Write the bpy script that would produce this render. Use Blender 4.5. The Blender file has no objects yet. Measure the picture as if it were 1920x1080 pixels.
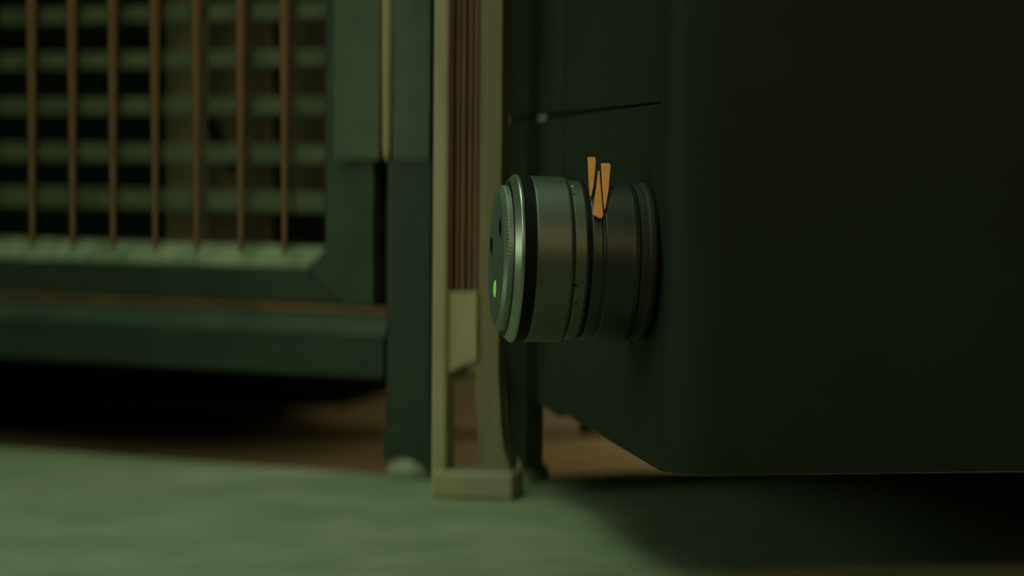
import bpy, bmesh, math, random
from mathutils import Vector, Matrix
random.seed(7)
S = bpy.context.scene
COL = S.collection
R = math.radians

# ---------------------------------------------------------------- camera
F_PX = 80.0 / 36.0 * 1920.0
CAM = Vector((0, 0, 0.279))
PITCH, ROLL = R(3.22), R(0.5)
FW = Vector((0, math.cos(PITCH), -math.sin(PITCH)))
RT0 = Vector((1, 0, 0)); UP0 = RT0.cross(FW)
RT = RT0 * math.cos(ROLL) + UP0 * math.sin(ROLL)
UP = -RT0 * math.sin(ROLL) + UP0 * math.cos(ROLL)
cd = bpy.data.cameras.new('camera'); cam = bpy.data.objects.new('camera', cd); COL.objects.link(cam)
cd.lens = 80; cd.sensor_width = 36; cd.clip_start = 0.01; cd.clip_end = 50
m = Matrix.Identity(4)
for i in range(3):
    m[i][0] = RT[i]; m[i][1] = UP[i]; m[i][2] = -FW[i]; m[i][3] = CAM[i]
cam.matrix_world = m
cd.dof.use_dof = True; cd.dof.focus_distance = 1.475; cd.dof.aperture_fstop = 2.5; cd.dof.aperture_ratio = 2.4
S.camera = cam

# ---------------------------------------------------------------- world, lights, exposure
w = bpy.data.worlds.new('world'); S.world = w; w.use_nodes = True
bg = w.node_tree.nodes['Background']; bg.inputs[0].default_value = (0.52, 0.75, 0.58, 1); bg.inputs[1].default_value = 0.034
S.view_settings.view_transform = 'Standard'; S.view_settings.look = 'None'
S.view_settings.gamma = 1; S.view_settings.use_curve_mapping = False
S.view_settings.exposure = 0.0

def area(name, loc, target, size, power, col, sy=None):
    l = bpy.data.lights.new(name, 'AREA'); l.energy = power; l.color = col
    l.shape = 'RECTANGLE'; l.size = size; l.size_y = sy or size
    o = bpy.data.objects.new(name, l); COL.objects.link(o)
    o.location = loc
    o.rotation_euler = (Vector(target) - Vector(loc)).to_track_quat('-Z', 'Y').to_euler()
    return o
area('ceiling_light', (-0.5, 1.75, 2.3), (-0.35, 1.85, 0), 0.9, 9.5, (0.72, 1.0, 0.64))
area('room_lamp', (0.42, -0.05, 1.15), (0.02, 1.6, 0.3), 0.22, 2.1, (1.0, 0.64, 0.30))
area('front_fill_light', (-0.7, 0.1, 1.9), (-0.1, 1.9, 0.3), 1.0, 5.0, (0.86, 1.0, 0.68))  # added fill from the camera side, brightens front faces
area('rear_lamp', (0.70, 2.38, 0.30), (-0.2, 2.1, 0.0), 0.16, 3.6, (1.0, 0.86, 0.48))
l = area('low_side_fill', (-0.95, 1.30, 0.42), (0.35, 1.92, 0.06), 0.25, 0.16, (0.80, 1.0, 0.66)); l.data.spread = R(64)  # added low fill from the left, brightens the floor under the cabinet

# ---------------------------------------------------------------- helpers
def ray(px, py):
    return FW + RT * ((px - 960) / F_PX) - UP * ((py - 540) / F_PX)
def at_depth(px, py, d): return CAM + ray(px, py) * d
def on_plane(px, py, p, n):
    r = ray(px, py); t = (Vector(p) - CAM).dot(n) / r.dot(n); return CAM + r * t
def on_floor(px, py, z=0.0): return on_plane(px, py, (0, 0, z), Vector((0, 0, 1)))

class Frame:
    """an upright frame standing on the floor, local x along its face, y away from the viewer"""
    def __init__(s, origin, deg):
        s.o = Vector(origin); s.a = R(deg)
        s.x = Vector((math.cos(s.a), math.sin(s.a), 0)); s.y = Vector((-math.sin(s.a), math.cos(s.a), 0))
    def face(s, px, py, yo=0.0):
        p = on_plane(px, py, s.o + s.y * yo, s.y) - s.o
        return p.dot(s.x), p.z
    def side(s, px, py, xo=0.0):
        p = on_plane(px, py, s.o + s.x * xo, s.x) - s.o
        return p.dot(s.y), p.z
    def loc(s, p):
        p = Vector(p) - s.o; return Vector((p.dot(s.x), p.dot(s.y), p.z))

def tag(o, label=None, cat=None, group=None, kind=None):
    if label: o['label'] = label
    if cat: o['category'] = cat
    if group: o['group'] = group
    if kind: o['kind'] = kind
    return o
def empty(name, loc, rz=0.0):
    o = bpy.data.objects.new(name, None); COL.objects.link(o); o.location = loc; o.rotation_euler = (0, 0, rz)
    o.empty_display_size = 0.02
    return o
def obj(name, bm, mat, parent=None, smooth=False, ang=35):
    bmesh.ops.recalc_face_normals(bm, faces=bm.faces[:])
    me = bpy.data.meshes.new(name); bm.to_mesh(me); bm.free()
    me.materials.append(mat)
    if smooth:
        for p in me.polygons: p.use_smooth = True
        try: me.set_sharp_from_angle(angle=R(ang))
        except Exception: pass
    o = bpy.data.objects.new(name, me); COL.objects.link(o); o.parent = parent
    return o
def box(x0, x1, y0, y1, z0, z1, bev=0.0, bm=None):
    bm = bm or bmesh.new()
    r = bmesh.ops.create_cube(bm, size=1.0)
    vs = r['verts']
    for v in vs:
        v.co = Vector((x0 + (v.co.x + .5) * (x1 - x0), y0 + (v.co.y + .5) * (y1 - y0), z0 + (v.co.z + .5) * (z1 - z0)))
    if bev:
        es = list({e for v in vs for e in v.link_edges})
        bmesh.ops.bevel(bm, geom=es, offset=bev, segments=2, affect='EDGES', profile=.5)
    return bm
def prism(pts, dvec, bev=0.0):
    """closed polygon of 3D points pushed along dvec"""
    bm = bmesh.new(); d = Vector(dvec)
    a = [bm.verts.new(Vector(p)) for p in pts]; b = [bm.verts.new(Vector(p) + d) for p in pts]
    n = len(pts); bm.faces.new(a); bm.faces.new(b[::-1])
    for i in range(n): bm.faces.new((a[i], b[i], b[(i + 1) % n], a[(i + 1) % n]))
    if bev: bmesh.ops.bevel(bm, geom=bm.edges[:], offset=bev, segments=2, affect='EDGES', profile=.5)
    return bm
def lathe_x(prof, seg=128):
    """prof: list of (x, r) turned about the local x axis; ends on the axis are closed"""
    bm = bmesh.new(); rings = []
    for x, r in prof:
        if r <= 1e-7: rings.append([bm.verts.new((x, 0, 0))])
        else: rings.append([bm.verts.new((x, r * math.cos(2 * math.pi * k / seg), r * math.sin(2 * math.pi * k / seg))) for k in range(seg)])
    for A, B in zip(rings, rings[1:]):
        for k in range(seg):
            j = (k + 1) % seg
            if len(A) == 1 and len(B) == 1: continue
            if len(A) == 1: bm.faces.new((A[0], B[k], B[j]))
            elif len(B) == 1: bm.faces.new((A[k], B[0], A[j]))
            else: bm.faces.new((A[k], B[k], B[j], A[j]))
    return bm
def lathe_z(prof, seg=32):
    bm = lathe_x(prof, seg)
    bmesh.ops.rotate(bm, verts=bm.verts[:], cent=(0, 0, 0), matrix=Matrix.Rotation(-math.pi / 2, 3, 'Y'))
    return bm

def mat(name, c1, c2=None, scale=8.0, rough=0.6, metal=0.0, spec=0.4, bump=0.0, bscale=60.0, stretch=(1, 1, 1), detail=4.0, lo=0.35, hi=0.65):
    mt = bpy.data.materials.new(name); mt.use_nodes = True
    nt = mt.node_tree; b = nt.nodes['Principled BSDF']
    b.inputs['Roughness'].default_value = rough; b.inputs['Metallic'].default_value = metal
    b.inputs['Specular IOR Level'].default_value = spec
    tc = nt.nodes.new('ShaderNodeTexCoord'); mp = nt.nodes.new('ShaderNodeMapping'); mp.inputs['Scale'].default_value = stretch
    nt.links.new(tc.outputs['Object'], mp.inputs['Vector'])
    n = nt.nodes.new('ShaderNodeTexNoise'); n.inputs['Scale'].default_value = scale; n.inputs['Detail'].default_value = detail
    nt.links.new(mp.outputs[0], n.inputs['Vector'])
    cr = nt.nodes.new('ShaderNodeValToRGB'); c2 = c2 or tuple(v * .75 for v in c1)
    cr.color_ramp.elements[0].color = (*c1, 1); cr.color_ramp.elements[1].color = (*c2, 1)
    cr.color_ramp.elements[0].position = lo; cr.color_ramp.elements[1].position = hi
    nt.links.new(n.outputs['Fac'], cr.inputs[0]); nt.links.new(cr.outputs[0], b.inputs['Base Color'])
    if bump:
        n2 = nt.nodes.new('ShaderNodeTexNoise'); n2.inputs['Scale'].default_value = bscale
        nt.links.new(mp.outputs[0], n2.inputs['Vector'])
        bp = nt.nodes.new('ShaderNodeBump'); bp.inputs['Strength'].default_value = bump; bp.inputs['Distance'].default_value = 0.001
        nt.links.new(n2.outputs['Fac'], bp.inputs['Height']); nt.links.new(bp.outputs[0], b.inputs['Normal'])
    return mt

M = {}
M['floor'] = mat('brown_floor', (.27, .205, .115), (.20, .15, .085), 9, .7, bump=.3, bscale=90, stretch=(1, 6, 1))
M['mat'] = mat('pale_green_mat', (.38, .44, .29), (.29, .36, .235), 14, .8, bump=.4, bscale=220)
M['wall'] = mat('back_wall_paint', (.03, .04, .03), (.022, .03, .022), 4, .9)
M['green'] = mat('green_painted_steel', (.062, .096, .062), (.046, .076, .049), 22, .5, bump=.15, bscale=140)
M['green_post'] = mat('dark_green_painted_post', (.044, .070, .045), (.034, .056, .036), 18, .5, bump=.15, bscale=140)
M['plate'] = mat('green_hinge_plate', (.115, .15, .10), (.088, .125, .082), 30, .5, bump=.1)
M['sill'] = mat('toplit_green_bevel', (.40, .45, .29), (.20, .27, .16), 26, .5, stretch=(1.6, 1, 1))  # pale tone carries the overhead light caught on the bevel
M['slat'] = mat('grey_green_slat', (.16, .20, .11), (.10, .135, .075), 24, .6, stretch=(1, 1, 1))
M['rod'] = mat('copper_brown_rod', (.34, .19, .10), (.24, .13, .075), 30, .5, stretch=(1, 1, .4))
M['brass'] = mat('dull_brass', (.60, .52, .25), (.5, .43, .2), 30, .55)
M['inner'] = mat('cage_back_panel', (.045, .066, .047), (.034, .052, .037), 6, .8)
M['board'] = mat('tan_board', (.38, .34, .205), (.28, .245, .15), 10, .7, stretch=(4, 4, .6))
M['board2'] = mat('brown_board', (.22, .18, .105), (.16, .13, .08), 10, .7, stretch=(4, 4, .6))
M['black'] = mat('black_plastic', (.010, .011, .010), (.007, .008, .007), 20, .6)
M['jamb'] = mat('brown_jamb', (.10, .07, .045), (.07, .05, .032), 10, .7)
M['cream'] = mat('cream_painted_wood', (.58, .51, .32), (.47, .41, .255), 14, .6, bump=.1, stretch=(3, 3, .7))
M['olive'] = mat('olive_beige_wood', (.33, .28, .155), (.26, .22, .12), 14, .65, bump=.1, stretch=(3, 3, .7))
M['redwood'] = mat('reddish_brown_slat', (.24, .135, .085), (.18, .10, .065), 22, .6, stretch=(3, 3, .5))
M['foot'] = mat('pale_metal_foot', (.42, .42, .28), (.32, .36, .24), 40, .4)
M['cab'] = mat('dark_green_lacquer', (.026, .042, .030), (.021, .034, .025), 7, .55, spec=.25, bump=.08, bscale=90)
M['cab_stile'] = mat('dark_green_stile', (.036, .054, .037), (.029, .043, .03), 12, .5, spec=.3)
M['pin'] = mat('glint_pin', (.75, .85, .70), (.7, .8, .66), 40, .3, metal=.3)  # pale colour imitates small bright glints
M['steel'] = mat('satin_grey_metal', (.19, .22, .185), (.17, .195, .165), 40, .52, metal=1.0, bump=.04, bscale=300, stretch=(.15, 1, 1))
M['steel_dark'] = mat('dark_satin_metal', (.085, .105, .088), (.07, .085, .072), 40, .48, metal=1.0, bump=.05, bscale=300)
M['flange'] = mat('blackened_metal', (.045, .055, .045), (.035, .044, .036), 40, .65, metal=.5)
M['bezel'] = mat('pale_bezel_metal', (.50, .56, .48), (.44, .5, .43), 40, .38, metal=.9)
M['face'] = mat('grey_green_face', (.17, .22, .18), (.14, .185, .15), 60, .55, metal=.2)
M['knurl'] = mat('knurled_metal', (.33, .40, .33), (.28, .34, .28), 60, .45, metal=.6)
M['rubber'] = mat('black_rubber', (.006, .0075, .006), (.0045, .006, .0045), 60, .7, spec=.2)
M['orange'] = mat('orange_wood', (.98, .45, .11), (.92, .37, .075), 160, .6, spec=.2, stretch=(1, 1, 1))
led = bpy.data.materials.new('green_indicator_glow'); led.use_nodes = True
b = led.node_tree.nodes['Principled BSDF']; b.inputs['Base Color'].default_value = (.1, .4, .05, 1)
b.inputs['Emission Color'].default_value = (.13, .36, .055, 1); b.inputs['Emission Strength'].default_value = 1.0
M['led'] = led

# ---------------------------------------------------------------- setting
o = obj('floor', box(-4, 4, -1.5, 4.2, -.03, 0), M['floor']); tag(o, 'brown floor in shade behind the pale green mat', 'floor', kind='structure')
o = obj('wall_back', box(-4, 4, 4.0, 4.1, 0, 2.6), M['wall']); tag(o, 'dark wall far behind the cage', 'wall', kind='structure')

MT = .004
edge = [on_floor(x, y, MT) for x, y in ((-260, 821), (0, 839), (360, 865), (720, 890), (1010, 893), (1400, 896), (2000, 902))]
pts = [Vector((p.x, p.y, 0)) for p in edge] + [Vector((1.6, edge[-1].y, 0)), Vector((1.6, .3, 0)), Vector((-1.6, .3, 0)), Vector((-1.6, edge[0].y, 0))]
o = obj('floor_mat', prism(pts, (0, 0, MT), .0008), M['mat']); tag(o, 'pale green mat covering the floor in front of the cage', 'mat')

# ---------------------------------------------------------------- wire cage
p0 = on_floor(765, 897, MT); p0.z = 0
CF = Frame(p0, -25)
cage = empty('wire_cage', p0, CF.a); tag(cage, 'green steel cage on a leg with copper bars and grey slats', 'cage')
TOP = .64
fx = lambda px, py=500, yo=0: CF.face(px, py, yo)[0]
fz = lambda px, py, yo=0: CF.face(px, py, yo)[1]
LX = fx(-900)                                                     # left end outside the frame
# corner post with foot
xa, xb = fx(723, 600), fx(808, 600)
obj('corner_post', box(xa, xb, 0, xb - xa, .018, TOP, .002), M['green_post'], cage)
bm = lathe_z([(0, 0), (0, .021), (.006, .0225), (.013, .019), (.0185, .010), (.019, 0)]); bmesh.ops.translate(bm, verts=bm.verts[:], vec=((xa + xb) / 2 - .002, .012, MT))
obj('foot', bm, M['foot'], cage, True)
bm = box(xa + .001, xb - .001, .0005, xb - xa, fz(765, 850), fz(765, 800), .001)
obj('post_sleeve', box(xa - .0012, xb + .0012, -.0012, xb - xa + .001, fz(765, 868), fz(765, 803), .001), M['green_post'], cage)
# lower rail of the carcass: chamfered ledge and face
z0, z1, z2, zt = fz(500, 697), fz(500, 621), fz(500, 580), fz(500, 572)
CH = z2 - z1
obj('bottom_rail', box(LX, xa - .0004, -.003, .05, z0, z1 - .0004, .001), M['green_post'], cage)  # darker colour than the ledge puts shade into this face
rail = [(0, -.004, z1), (0, -.004 + CH * .9, z2), (0, .05, z2), (0, .05, z1)]
obj('ledge', prism([Vector((LX, y, z)) for _, y, z in rail], (xa - LX, 0, 0), .0008), M['green'], cage)
obj('rail_strip', box(LX, xa - .0005, -.004 + CH * .9 - .004, .03, z2 - .0005, zt, .0006), M['rod'], cage)
obj('bottom_board', box(LX, xb, .03, .42, z2 - .02, z2 - .002), M['inner'], cage)
# door leaf: mitred frame, right stile and bottom rail with bevelled inner edge
DY = .012
sx0, sx1 = fx(612, 400, DY), fx(701, 400, DY)
rz0, rz1 = fz(500, 567, DY), fz(500, 499, DY)
rz2 = fz(500, 463, DY)
W = sx1 - sx0
mit = sx0 - (rz1 - rz0) * .0
BV = rz2 - rz1
# stile (polygon with mitre at the foot)
st = [(sx0 + .002, TOP), (sx1, TOP), (sx1, rz0), (sx1 - W * .62, rz0), (sx0 - .022, rz1), (sx0 + .002, rz2)]
obj('door_stile', prism([Vector((x, DY, z)) for x, z in st], (0, .022, 0), .0015), M['green'], cage)
rl = [(LX, rz0), (sx1 - W * .62 - .0008, rz0), (sx0 - .0228, rz1), (LX, rz1)]
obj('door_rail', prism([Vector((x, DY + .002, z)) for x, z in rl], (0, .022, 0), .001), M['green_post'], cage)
bmv = prism([Vector((LX, DY + .003, rz1 - .002)), Vector((LX, DY + .003, rz1)), Vector((LX, DY + .003 + BV * 1.1, rz2)), Vector((LX, DY + .05, rz2)), Vector((LX, DY + .05, rz1 - .002))], (sx0 - LX, 0, 0), .0006)
obj('sill', bmv, M['sill'], cage)
obj('door_stile', box(LX, LX + .042, DY, DY + .022, rz0, TOP, .0015), M['green'], cage)
obj('stile_bead', box(sx0 - .004, sx0 + .002, DY + .004, DY + .02, rz2, TOP, .001), M['green_post'], cage)
# hinge: two leaves and a brass pin
HB = fz(715, 300, -.006)
obj('hinge_leaf', box(fx(624, 220, -.004), fx(712, 220, -.004), -.004, DY, HB, TOP, .0012), M['plate'], cage)
obj('hinge_leaf', box(fx(735, 220, -.004), fx(806, 220, -.004), -.004, .0, HB, TOP, .0012), M['plate'], cage)
hx = fx(723.5, 220, -.006)
rod = lathe_z([(0, 0), (0, .0022), (.006, .0038), (.08, .0046), (TOP - HB, .0056), (TOP - HB, 0)], 20)
bmesh.ops.translate(rod, verts=rod.verts[:], vec=(hx, -.004, HB + .001))
obj('hinge_pin', rod, M['brass'], cage, True)
# slats behind, tapered bars in front
SY = DY + .026
for py0, py1 in ((183, 215), (270, 304), (355, 393), (96, 128), (10, 42), (-76, -44), (-162, -130), (-248, -216), (-334, -302)):
    za, zb = fz(300, py1, SY), fz(300, py0, SY)
    obj('slat', box(LX, sx0 + .004, SY, SY + .005, za, zb, .0015), M['slat'], cage)
RY = DY + .016
zb_, ztop = rz2 - .004, TOP
w_lo, w_hi = 10.0 * 2.1 / F_PX / 2, 18.5 * 2.1 / F_PX / 2
zlo, zhi = fz(300, 460, RY), fz(300, 140, RY)
step = fx(136, 300, RY) - fx(60, 300, RY)
tmpl = None
xs = [fx(p, 300, RY) for p in (60, 136, 212, 291, 369, 452, 534)]
xs += [xs[0] - step * (k + 1) for k in range(20)]
xs = [x for x in xs if x > LX + .05]
for x in xs:
    if tmpl is None:
        ww = lambda z: w_lo + (w_hi - w_lo) * (z - zlo) / (zhi - zlo)
        prof = [(z, ww(z)) for z in [zb_ + (ztop - zb_) * k / 8 for k in range(9)]]
        bm = lathe_z([(prof[0][0], 0)] + prof + [(prof[-1][0], 0)], 10)
        o = obj('bar', bm, M['rod'], cage, True); tmpl = o
    else:
        o = tmpl.copy(); COL.objects.link(o); o.parent = cage
    o.location = (x, RY, 0)
# carcass sides, back, top
obj('back_panel', box(LX, xb, .42, .43, z0, TOP), M['inner'], cage)
ra = [CF.face(x, y, .42) for x, y in ((380, 870), (520, 812), (640, 765), (760, 728))]
obj('rear_shade_panel', prism([Vector((LX, .422, .001)), Vector((ra[0][0], .422, .001))] + [Vector((x, .422, max(z, .001))) for x, z in ra[1:]] + [Vector((xb, .422, z0 + .002)), Vector((LX, .422, z0 + .002))], (0, .006, 0)), M['inner'], cage)  # added dark sheet, its slanting edge shapes the shade under the cage
obj('door_jamb', box(sx1 - .004, xa + .004, .034, .046, z2, TOP), M['jamb'], cage)
obj('side_panel', box(xb - .008, xb - .002, .04, .42, z0, TOP), M['inner'], cage)
obj('side_panel', box(LX - .006, LX, .0, .42, z0, TOP), M['inner'], cage)
obj('top_panel', box(LX, xb, .0, .43, TOP, TOP + .02), M['green'], cage)
obj('rear_leg', box(xb - .03, xb, .392, .42, 0, z0 + .01, .002), M['green_post'], cage)
obj('front_leg', box(LX, LX + .04, 0, .04, .004, z0 + .01, .002), M['green_post'], cage)

# things standing inside the cage
def inside(name, px0, px1, yo, py_top, th, material, label, cat, zbase=None, curve=False, ztop=None):
    x0, x1 = fx(px0, 300, yo), fx(px1, 300, yo)
    zb = z2 - .002 if zbase is None else zbase
    zt_ = ztop if ztop else fz((px0 + px1) / 2, py_top, yo)
    e = empty(name, CF.o + CF.x * ((x0 + x1) / 2) + CF.y * (yo + th / 2) + Vector((0, 0, zb)), CF.a)
    h = (x1 - x0) / 2
    obj('body', box(-h, h, -th / 2, th / 2, 0, zt_ - zb, min(.006, th / 3)), material, e)
    tag(e, label, cat); return e, h, zt_ - zb, zb
e, h, H, zb = inside('tan_board', 306, 391, .15, -60, .02, M['board'], 'tan board standing upright inside the cage, left of the brown board', 'board')
e, h, H, zb = inside('brown_board', 392, 508, .15, -60, .02, M['board2'], 'brown board with a curved dark handle standing inside the cage', 'board')
# curved handle slot piece on the brown board
yo = .15 - .004
cp = [CF.loc(on_plane(x, y, CF.o + CF.y * yo, CF.y)) for x, y in ((394, 222), (398, 240), (406, 256), (416, 270), (428, 280), (431, 305), (430, 316))]
base = CF.loc(e.location)
bm = bmesh.new(); prev = None
for i, p in enumerate(cp):
    q = p - base
    r = .0055 if 0 < i < len(cp) - 1 else .003
    ring = [bm.verts.new((q.x + r * math.cos(a), q.y + r * .6 * math.sin(a), q.z + r * .35 * math.cos(a))) for a in [2 * math.pi * k / 8 for k in range(8)]]
    if prev:
        for k in range(8): bm.faces.new((prev[k], prev[(k + 1) % 8], ring[(k + 1) % 8], ring[k]))
    else: bm.faces.new(ring)
    prev = ring
bm.faces.new(prev[::-1])
obj('handle', bm, M['black'], e, True)
zs = fz(570, 388, .16)
e, h, H, zb = inside('black_crate', 534, 640, .16, 388, .12, M['black'], 'black crate inside the cage beneath the brown box', 'crate')
obj('lid', box(-h - .001, h + .001, -.061, .061, H - .004, H, .001), M['black'], e)
zl = zb + H
e, h, H, zb = inside('brown_box', 536, 636, .165, -60, .11, M['board2'], 'brown box inside the cage standing on the black crate', 'box', zbase=zl)
obj('lid', box(-h - .001, h + .001, -.056, .056, H - .03, H, .001), M['board2'], e)

# ---------------------------------------------------------------- wooden stand in front of the cage post
q0 = on_floor(885, 936, MT); q0.z = MT
WF = Frame(q0, -12)
st = empty('wooden_stand', q0, WF.a); tag(st, 'cream and olive wooden stand with reddish ribbed panel beside the cage post', 'stand')
wx = lambda px, py=500, yo=0: WF.face(px, py, yo)[0]
wz = lambda px, py, yo=0: WF.face(px, py, yo)[1]
obj('upright', box(wx(809, 600), wx(838, 600), 0, .03, .001, TOP, .003), M['cream'], st)
zc = wz(860, 548, .006)
n = 5; a0, a1 = wx(839, 400, .006), wx(897, 400, .006)
sw = (a1 - a0) / n
for k in range(n):
    obj('rib', box(a0 + k * sw + .0006, a0 + (k + 1) * sw - .0006, .006 + (.0015 if k % 2 else 0), .018, zc - .002 * k * .3, TOP, .0012), M['redwood'], st)
obj('rib_backing', box(a0, a1, .016, .022, zc, TOP), M['redwood'], st)
ap = [(wx(836, 600, .004), wz(850, 548, .004)), (wx(895, 600, .004), wz(890, 548, .004)), (wx(895, 600, .004), wz(890, 676, .004)), (wx(836, 700, .004), wz(840, 702, .004))]
obj('apron', prism([Vector((x, .004, z)) for x, z in ap], (0, .02, 0), .002), M['cream'], st)
# right upright flares into the foot
yo = .008
fl = [(894, -150), (943, -150), (940, 300), (936, 500), (934, 700), (935, 800), (944, 840), (955, 868), (961, 900), (962, 930), (900, 930), (898, 850), (895, 790), (891, 740), (892, 500)]
obj('flared_upright', prism([Vector((wx(x, y, yo), yo, TOP if y < 0 else wz(x, y, yo))) for x, y in fl], (0, .028, 0), .002), M['olive'], st)
x0, x1 = wx(811, 900), wx(964, 900)
obj('base_block', box(x0, x1, -.004, .04, 0.0005, wz(880, 884), .003), M['cream'], st)
# ---------------------------------------------------------------- dark cabinet with the knob on its side
KD = 1.478
kb = at_depth(1208, 492, KD)
k0 = Vector((kb.x, kb.y, 0))
BF = Frame(k0, 9.5)
cab = empty('dark_cabinet', k0, BF.a); tag(cab, 'very dark green cabinet on legs with a thin horizontal joint above the knob', 'cabinet')
yb = BF.side(946, 600)[0]; ys = BF.side(1050, 600)[0]; yf = -.075
HB = BF.side(1060, 778)[1]
seam = BF.side(1100, 210.5)[1]; G = .0018
CT = .66; CW = .62
RC = .030
for za, zb in ((HB, CT),):
    arc = [Vector((RC - RC * math.cos(t), yf + RC - RC * math.sin(t), za)) for t in [math.pi / 2 * k / 12 for k in range(13)]]
    arc += [Vector((RC, yf + .015, za)), Vector((.015, yf + RC, za))]
    obj('corner_panel', prism(arc, (0, 0, zb - za)), M['cab'], cab, True)
sp = [(yf + RC, HB), (ys - .0004, HB), (ys - .0004, seam - G), (yf + RC, seam + G * .55)]
obj('side_panel', prism([Vector((0, y, z)) for y, z in sp], (.014, 0, 0), .0007), M['cab'], cab)
obj('side_panel', box(0, .014, yf + RC, ys - .0004, seam + G, CT, .0011), M['cab'], cab)
obj('stile', box(-.0008, .014, ys, yb, HB - .004, seam - G, .0011), M['cab_stile'], cab)
obj('stile', box(-.0008, .014, ys, yb, seam + G, CT, .0011), M['cab_stile'], cab)
obj('front_panel', box(RC, CW, yf, yf + .014, HB, CT), M['cab'], cab)
obj('joint_filler', box(.004, .0148, yf + RC + .002, yb - .001, seam - .004, seam + .004), M['black'], cab)
obj('core', box(.0155, CW - .004, yf + .0155, yb - .003, HB + .004, CT - .005), M['black'], cab)
obj('top_panel', box(-.002, CW + .002, yf - .004, yb + .002, CT, CT + .02, .002), M['cab'], cab)
yl = BF.side(984, 780)[0]
obj('rear_shade_panel', box(.13, CW, yb - .012, yb, .012, HB + .004), M['cab_stile'], cab)  # added board, keeps the rear lamp off the floor below
for x0, x1, y0, y1 in ((0, .016, yl, yb), (CW - .045, CW, yf + .002, yf + .05), (CW - .045, CW, yb - .05, yb)):
    obj('leg', box(x0, x1, y0, y1, .016, HB + .004, .002), M['cab_stile'], cab)
    bm = lathe_z([(0, 0), (0, .018), (.006, .0195), (.013, .016), (.017, .009), (.0175, 0)]); bmesh.ops.translate(bm, verts=bm.verts[:], vec=((x0 + x1) / 2, min(y0 + .03, (y0 + y1) / 2), MT if y0 < yb - .06 or True else 0))
    obj('foot', bm, M['foot'], cab, True)
pp = BF.side(1016, 217)
bm = lathe_x([(-.003, 0), (-.0028, .0016), (-.0012, .0026), (.002, .0026), (.002, 0)], 16); bmesh.ops.scale(bm, verts=bm.verts[:], vec=(.7, 9, .75)); bmesh.ops.translate(bm, verts=bm.verts[:], vec=(0, pp[0], seam - .0015))
obj('joint_glint', bm, M['pin'], cab, True)  # pale strip stands in for a glint on the joint

# ---------------------------------------------------------------- the knob
SC = KD / F_PX
KY = 7.0
XB = 1208
kroot = empty('round_knob', kb)
# local +x points out of the cabinet towards the face
ax = Vector((-math.cos(R(KY)), -math.sin(R(KY)), 0)); tilt = R(1.55)
ax = (ax * math.cos(tilt) + Vector((0, 0, 1)) * math.sin(tilt)).normalized()
ly = Vector((0, 0, 1)).cross(ax).normalized(); lz = ax.cross(ly)
rm = Matrix((ax, ly, lz)).transposed()
kroot.rotation_euler = rm.to_euler()
tag(kroot, 'round satin metal knob with three holes and a green light on its face', 'knob')
P = lambda lst: [((XB - x) * SC, r * SC) for x, r in lst]
obj('mounting_flange', lathe_x(P([(1211, 0), (1211, 136), (1207, 144), (1202, 148.5), (1196, 149.5), (1190, 147.5), (1188, 145), (1176, 145), (1174, 0)])), M['flange'], kroot, True, 9)
obj('rear_body', lathe_x(P([(1177, 0), (1177, 145), (1173, 148), (1166, 149.5), (1114, 149.2), (1111.5, 148), (1110.5, 145.5), (1107, 145.5), (1106, 147), (1104, 147.6), (1090, 147.4), (1087, 146), (1086, 143), (1086, 0)])), M['steel_dark'], kroot, True, 9)
obj('dark_groove', lathe_x(P([(1087, 0), (1087, 142), (1079, 142), (1079, 0)])), M['rubber'], kroot, True, 9)
col_ = obj('collar', lathe_x(P([(1081, 0), (1081, 143), (1079.5, 146), (1075, 148.6), (1057, 149), (1055.5, 148.2), (1054.5, 146.5), (1054.5, 0)])), M['steel'], kroot, True, 9)
obj('front_body', lathe_x(P([(1055, 0), (1055, 147.2), (1053.5, 149.5), (1051.5, 152.5), (1049, 154), (1046, 154.7), (988, 154.7), (985.7, 154.2), (984.5, 152.5), (984.5, 0)])), M['steel'], kroot, True, 9)
obj('black_gasket', lathe_x(P([(985, 0), (985, 151.5), (962, 151.5), (962, 0)])), M['rubber'], kroot, True, 9)
obj('bezel', lathe_x(P([(963.5, 0), (963.5, 154.5), (962, 156.3), (958.5, 156.8), (956.5, 156.2), (947, 146.8), (946, 145.6), (946, 143.8), (947, 143), (951, 142), (951, 0)])), M['bezel'], kroot, True, 9)
obj('inner_recess', lathe_x(P([(952, 0), (952, 142.4), (949, 142), (946.5, 139.5), (944, 136.5), (944, 0)])), M['steel_dark'], kroot, True, 9)
# knurled ring with slanting teeth
bm = bmesh.new(); NT = 110; sub = 6; N = NT * sub
def kring(x, r, tw, amp):
    out = []
    for k in range(N):
        ph = (k % sub) / sub
        h = amp * (1 - abs(2 * ph - 1))
        a = 2 * math.pi * (k + tw) / N
        out.append(bm.verts.new(((XB - x) * SC + h * .8, (r * SC + h * .6) * math.cos(a), (r * SC + h * .6) * math.sin(a))))
    return out
T = .00055
rings = [kring(946, 135.5, 0, 0), kring(936.5, 135.5, 0, T * .2), kring(935, 134.5, 0, T), kring(929.3, 124, 4.5, T), kring(928, 121.5, 5, 0), kring(930, 119.5, 5, 0), kring(946, 119.5, 5, 0)]
for A, B in zip(rings, rings[1:]):
    for k in range(N): bm.faces.new((A[k], B[k], B[(k + 1) % N], A[(k + 1) % N]))
obj('knurled_ring', bm, M['knurl'], kroot)
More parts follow.
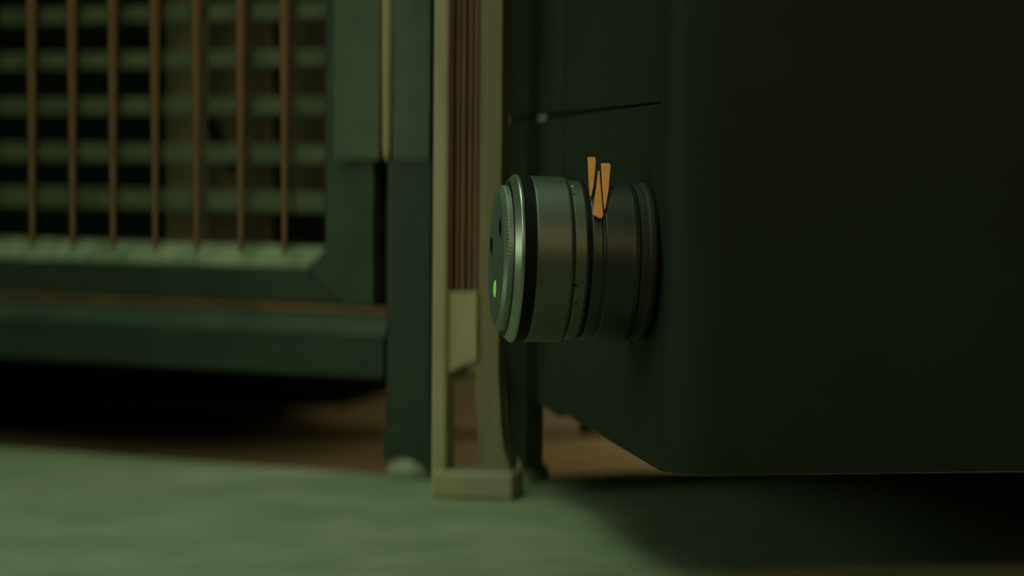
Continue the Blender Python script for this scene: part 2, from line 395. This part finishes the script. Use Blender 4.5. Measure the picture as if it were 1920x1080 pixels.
# face disc with three real holes (annulus fan built round each hole by boolean)
face = obj('face_disc', lathe_x(P([(946, 0), (946, 119.3), (929, 119.3), (927.6, 118), (927.2, 116), (927.2, 0)])), M['face'], kroot, True)
cuts = []
holes = []
for deg, rr, hr in ((48, 74, 21.5), (168, 80, 22), (273, 57, 21.5)):
    # seen from outside, the near side of the disc lies towards local +y or -y; ly points away from the viewer for this axis
    u = math.cos(R(deg)) * rr; v = math.sin(R(deg)) * rr
    toward = -1 if ly.y > 0 else 1
    c = Vector(((XB - 927) * SC, toward * u * SC, v * SC)); holes.append((c, hr))
    bm = lathe_x([(-.0035, 0), (-.0035, hr * SC), (.004, hr * SC), (.004, 0)], 40); bmesh.ops.translate(bm, verts=bm.verts[:], vec=c)
    cuts.append(obj('hole_cutter', bm, M['rubber'], kroot))
for c in cuts:
    md = face.modifiers.new('cut', 'BOOLEAN'); md.object = c; md.operation = 'DIFFERENCE'; md.solver = 'EXACT'
bpy.context.view_layer.update()
dg = bpy.context.evaluated_depsgraph_get()
nm = bpy.data.meshes.new_from_object(face.evaluated_get(dg)); face.modifiers.clear(); face.data = nm
nm.materials.clear(); nm.materials.append(M['face'])
for c in cuts: bpy.data.objects.remove(c, do_unlink=True)
for i, (c, hr) in enumerate(holes):
    r = hr * SC
    bm = lathe_x([(-.0034, 0), (-.0034, r * .995), (-.0008, r * .995), (-.0008, r * .93), (-.003, r * .9), (-.003, 0)], 40); bmesh.ops.translate(bm, verts=bm.verts[:], vec=c)
    obj('hole_liner', bm, M['rubber'], kroot, True)
    if i == 2:
        bm = lathe_x([(-.003, 0), (-.003, r * .76), (-.0004, r * .76), (.0003, r * .6), (.0005, 0)], 32); bmesh.ops.translate(bm, verts=bm.verts[:], vec=c)
        tag(obj('indicator_light', bm, M['led'], kroot, True), 'glowing green indicator light')
# tiny dark pits and one pale stud painting a glint on the collar
def on_body(px, py, rpx):
    """point on the knob's turned surface of radius rpx seen at this pixel"""
    rr = rpx * SC; d = ray(px, py); o_ = CAM - kb
    lo = Vector((o_.dot(ax), o_.dot(ly), o_.dot(lz))); ld = Vector((d.dot(ax), d.dot(ly), d.dot(lz)))
    A = ld.y ** 2 + ld.z ** 2; B = 2 * (lo.y * ld.y + lo.z * ld.z); C = lo.y ** 2 + lo.z ** 2 - rr * rr
    t = (-B - math.sqrt(max(0, B * B - 4 * A * C))) / (2 * A)
    return lo + ld * t
def stud(px, py, rad, name, material, rpx=149):
    p = on_body(px, py, rpx); n = Vector((0, p.y, p.z)).normalized()
    bm = lathe_x([(-.0006, 0), (-.0006, rad), (.0001, rad), (.00025, rad * .6), (.0003, 0)], 12)
    q = n.to_track_quat('X', 'Z').to_matrix()
    bmesh.ops.rotate(bm, verts=bm.verts[:], cent=(0, 0, 0), matrix=q); bmesh.ops.translate(bm, verts=bm.verts[:], vec=p)
    o = obj(name, bm, material, col_, True); return o
for px, py, rd in ((1076, 364, .0007), (1069, 383, .0009), (1079, 535, .0011), (1080, 569, .0008), (1068, 586, .001)):
    stud(px, py, rd, 'pit', M['rubber'])
stud(1073.5, 349, .0011, 'glint_pin', M['pin'])

# ---------------------------------------------------------------- three orange wedges resting on the knob
sv = 100 / 149.0
nl = (UP * sv - FW * math.sqrt(1 - sv * sv)).normalized()
pc = on_body(1122, 491 - 100, 149.6); pw = kb + ax * pc.x + ly * pc.y + lz * pc.z
pw = pw + nl * .0004
wz_ = [([(1101.5, 297), (1116.5, 297), (1117, 306), (1112.5, 352), (1108.5, 371), (1106, 371), (1103.5, 340)], 'short orange wooden wedge pointing down, nearest the knob face, of three on the knob'),
       ([(1121.5, 322), (1124, 324), (1127.5, 370), (1131, 405), (1128.5, 411), (1124, 411), (1112, 404.5), (1111.5, 400), (1117, 358)], 'orange wooden wedge pointing up between two others on the knob'),
       ([(1126.5, 308.5), (1143, 308.5), (1145, 313), (1141, 358), (1135.5, 393), (1133, 394), (1130.5, 375)], 'broad orange wooden wedge pointing down, nearest the cabinet, of three on the knob')]
for poly, lab in wz_:
    wp = [on_plane(x, y, pw, nl) for x, y in poly]
    c = sum(wp, Vector()) / len(wp)
    o = obj('orange_wedge', prism([p - c for p in wp], nl * .0014, .0003), M['orange'])
    o.location = c; tag(o, lab, 'wedge', 'orange wedges on the knob')
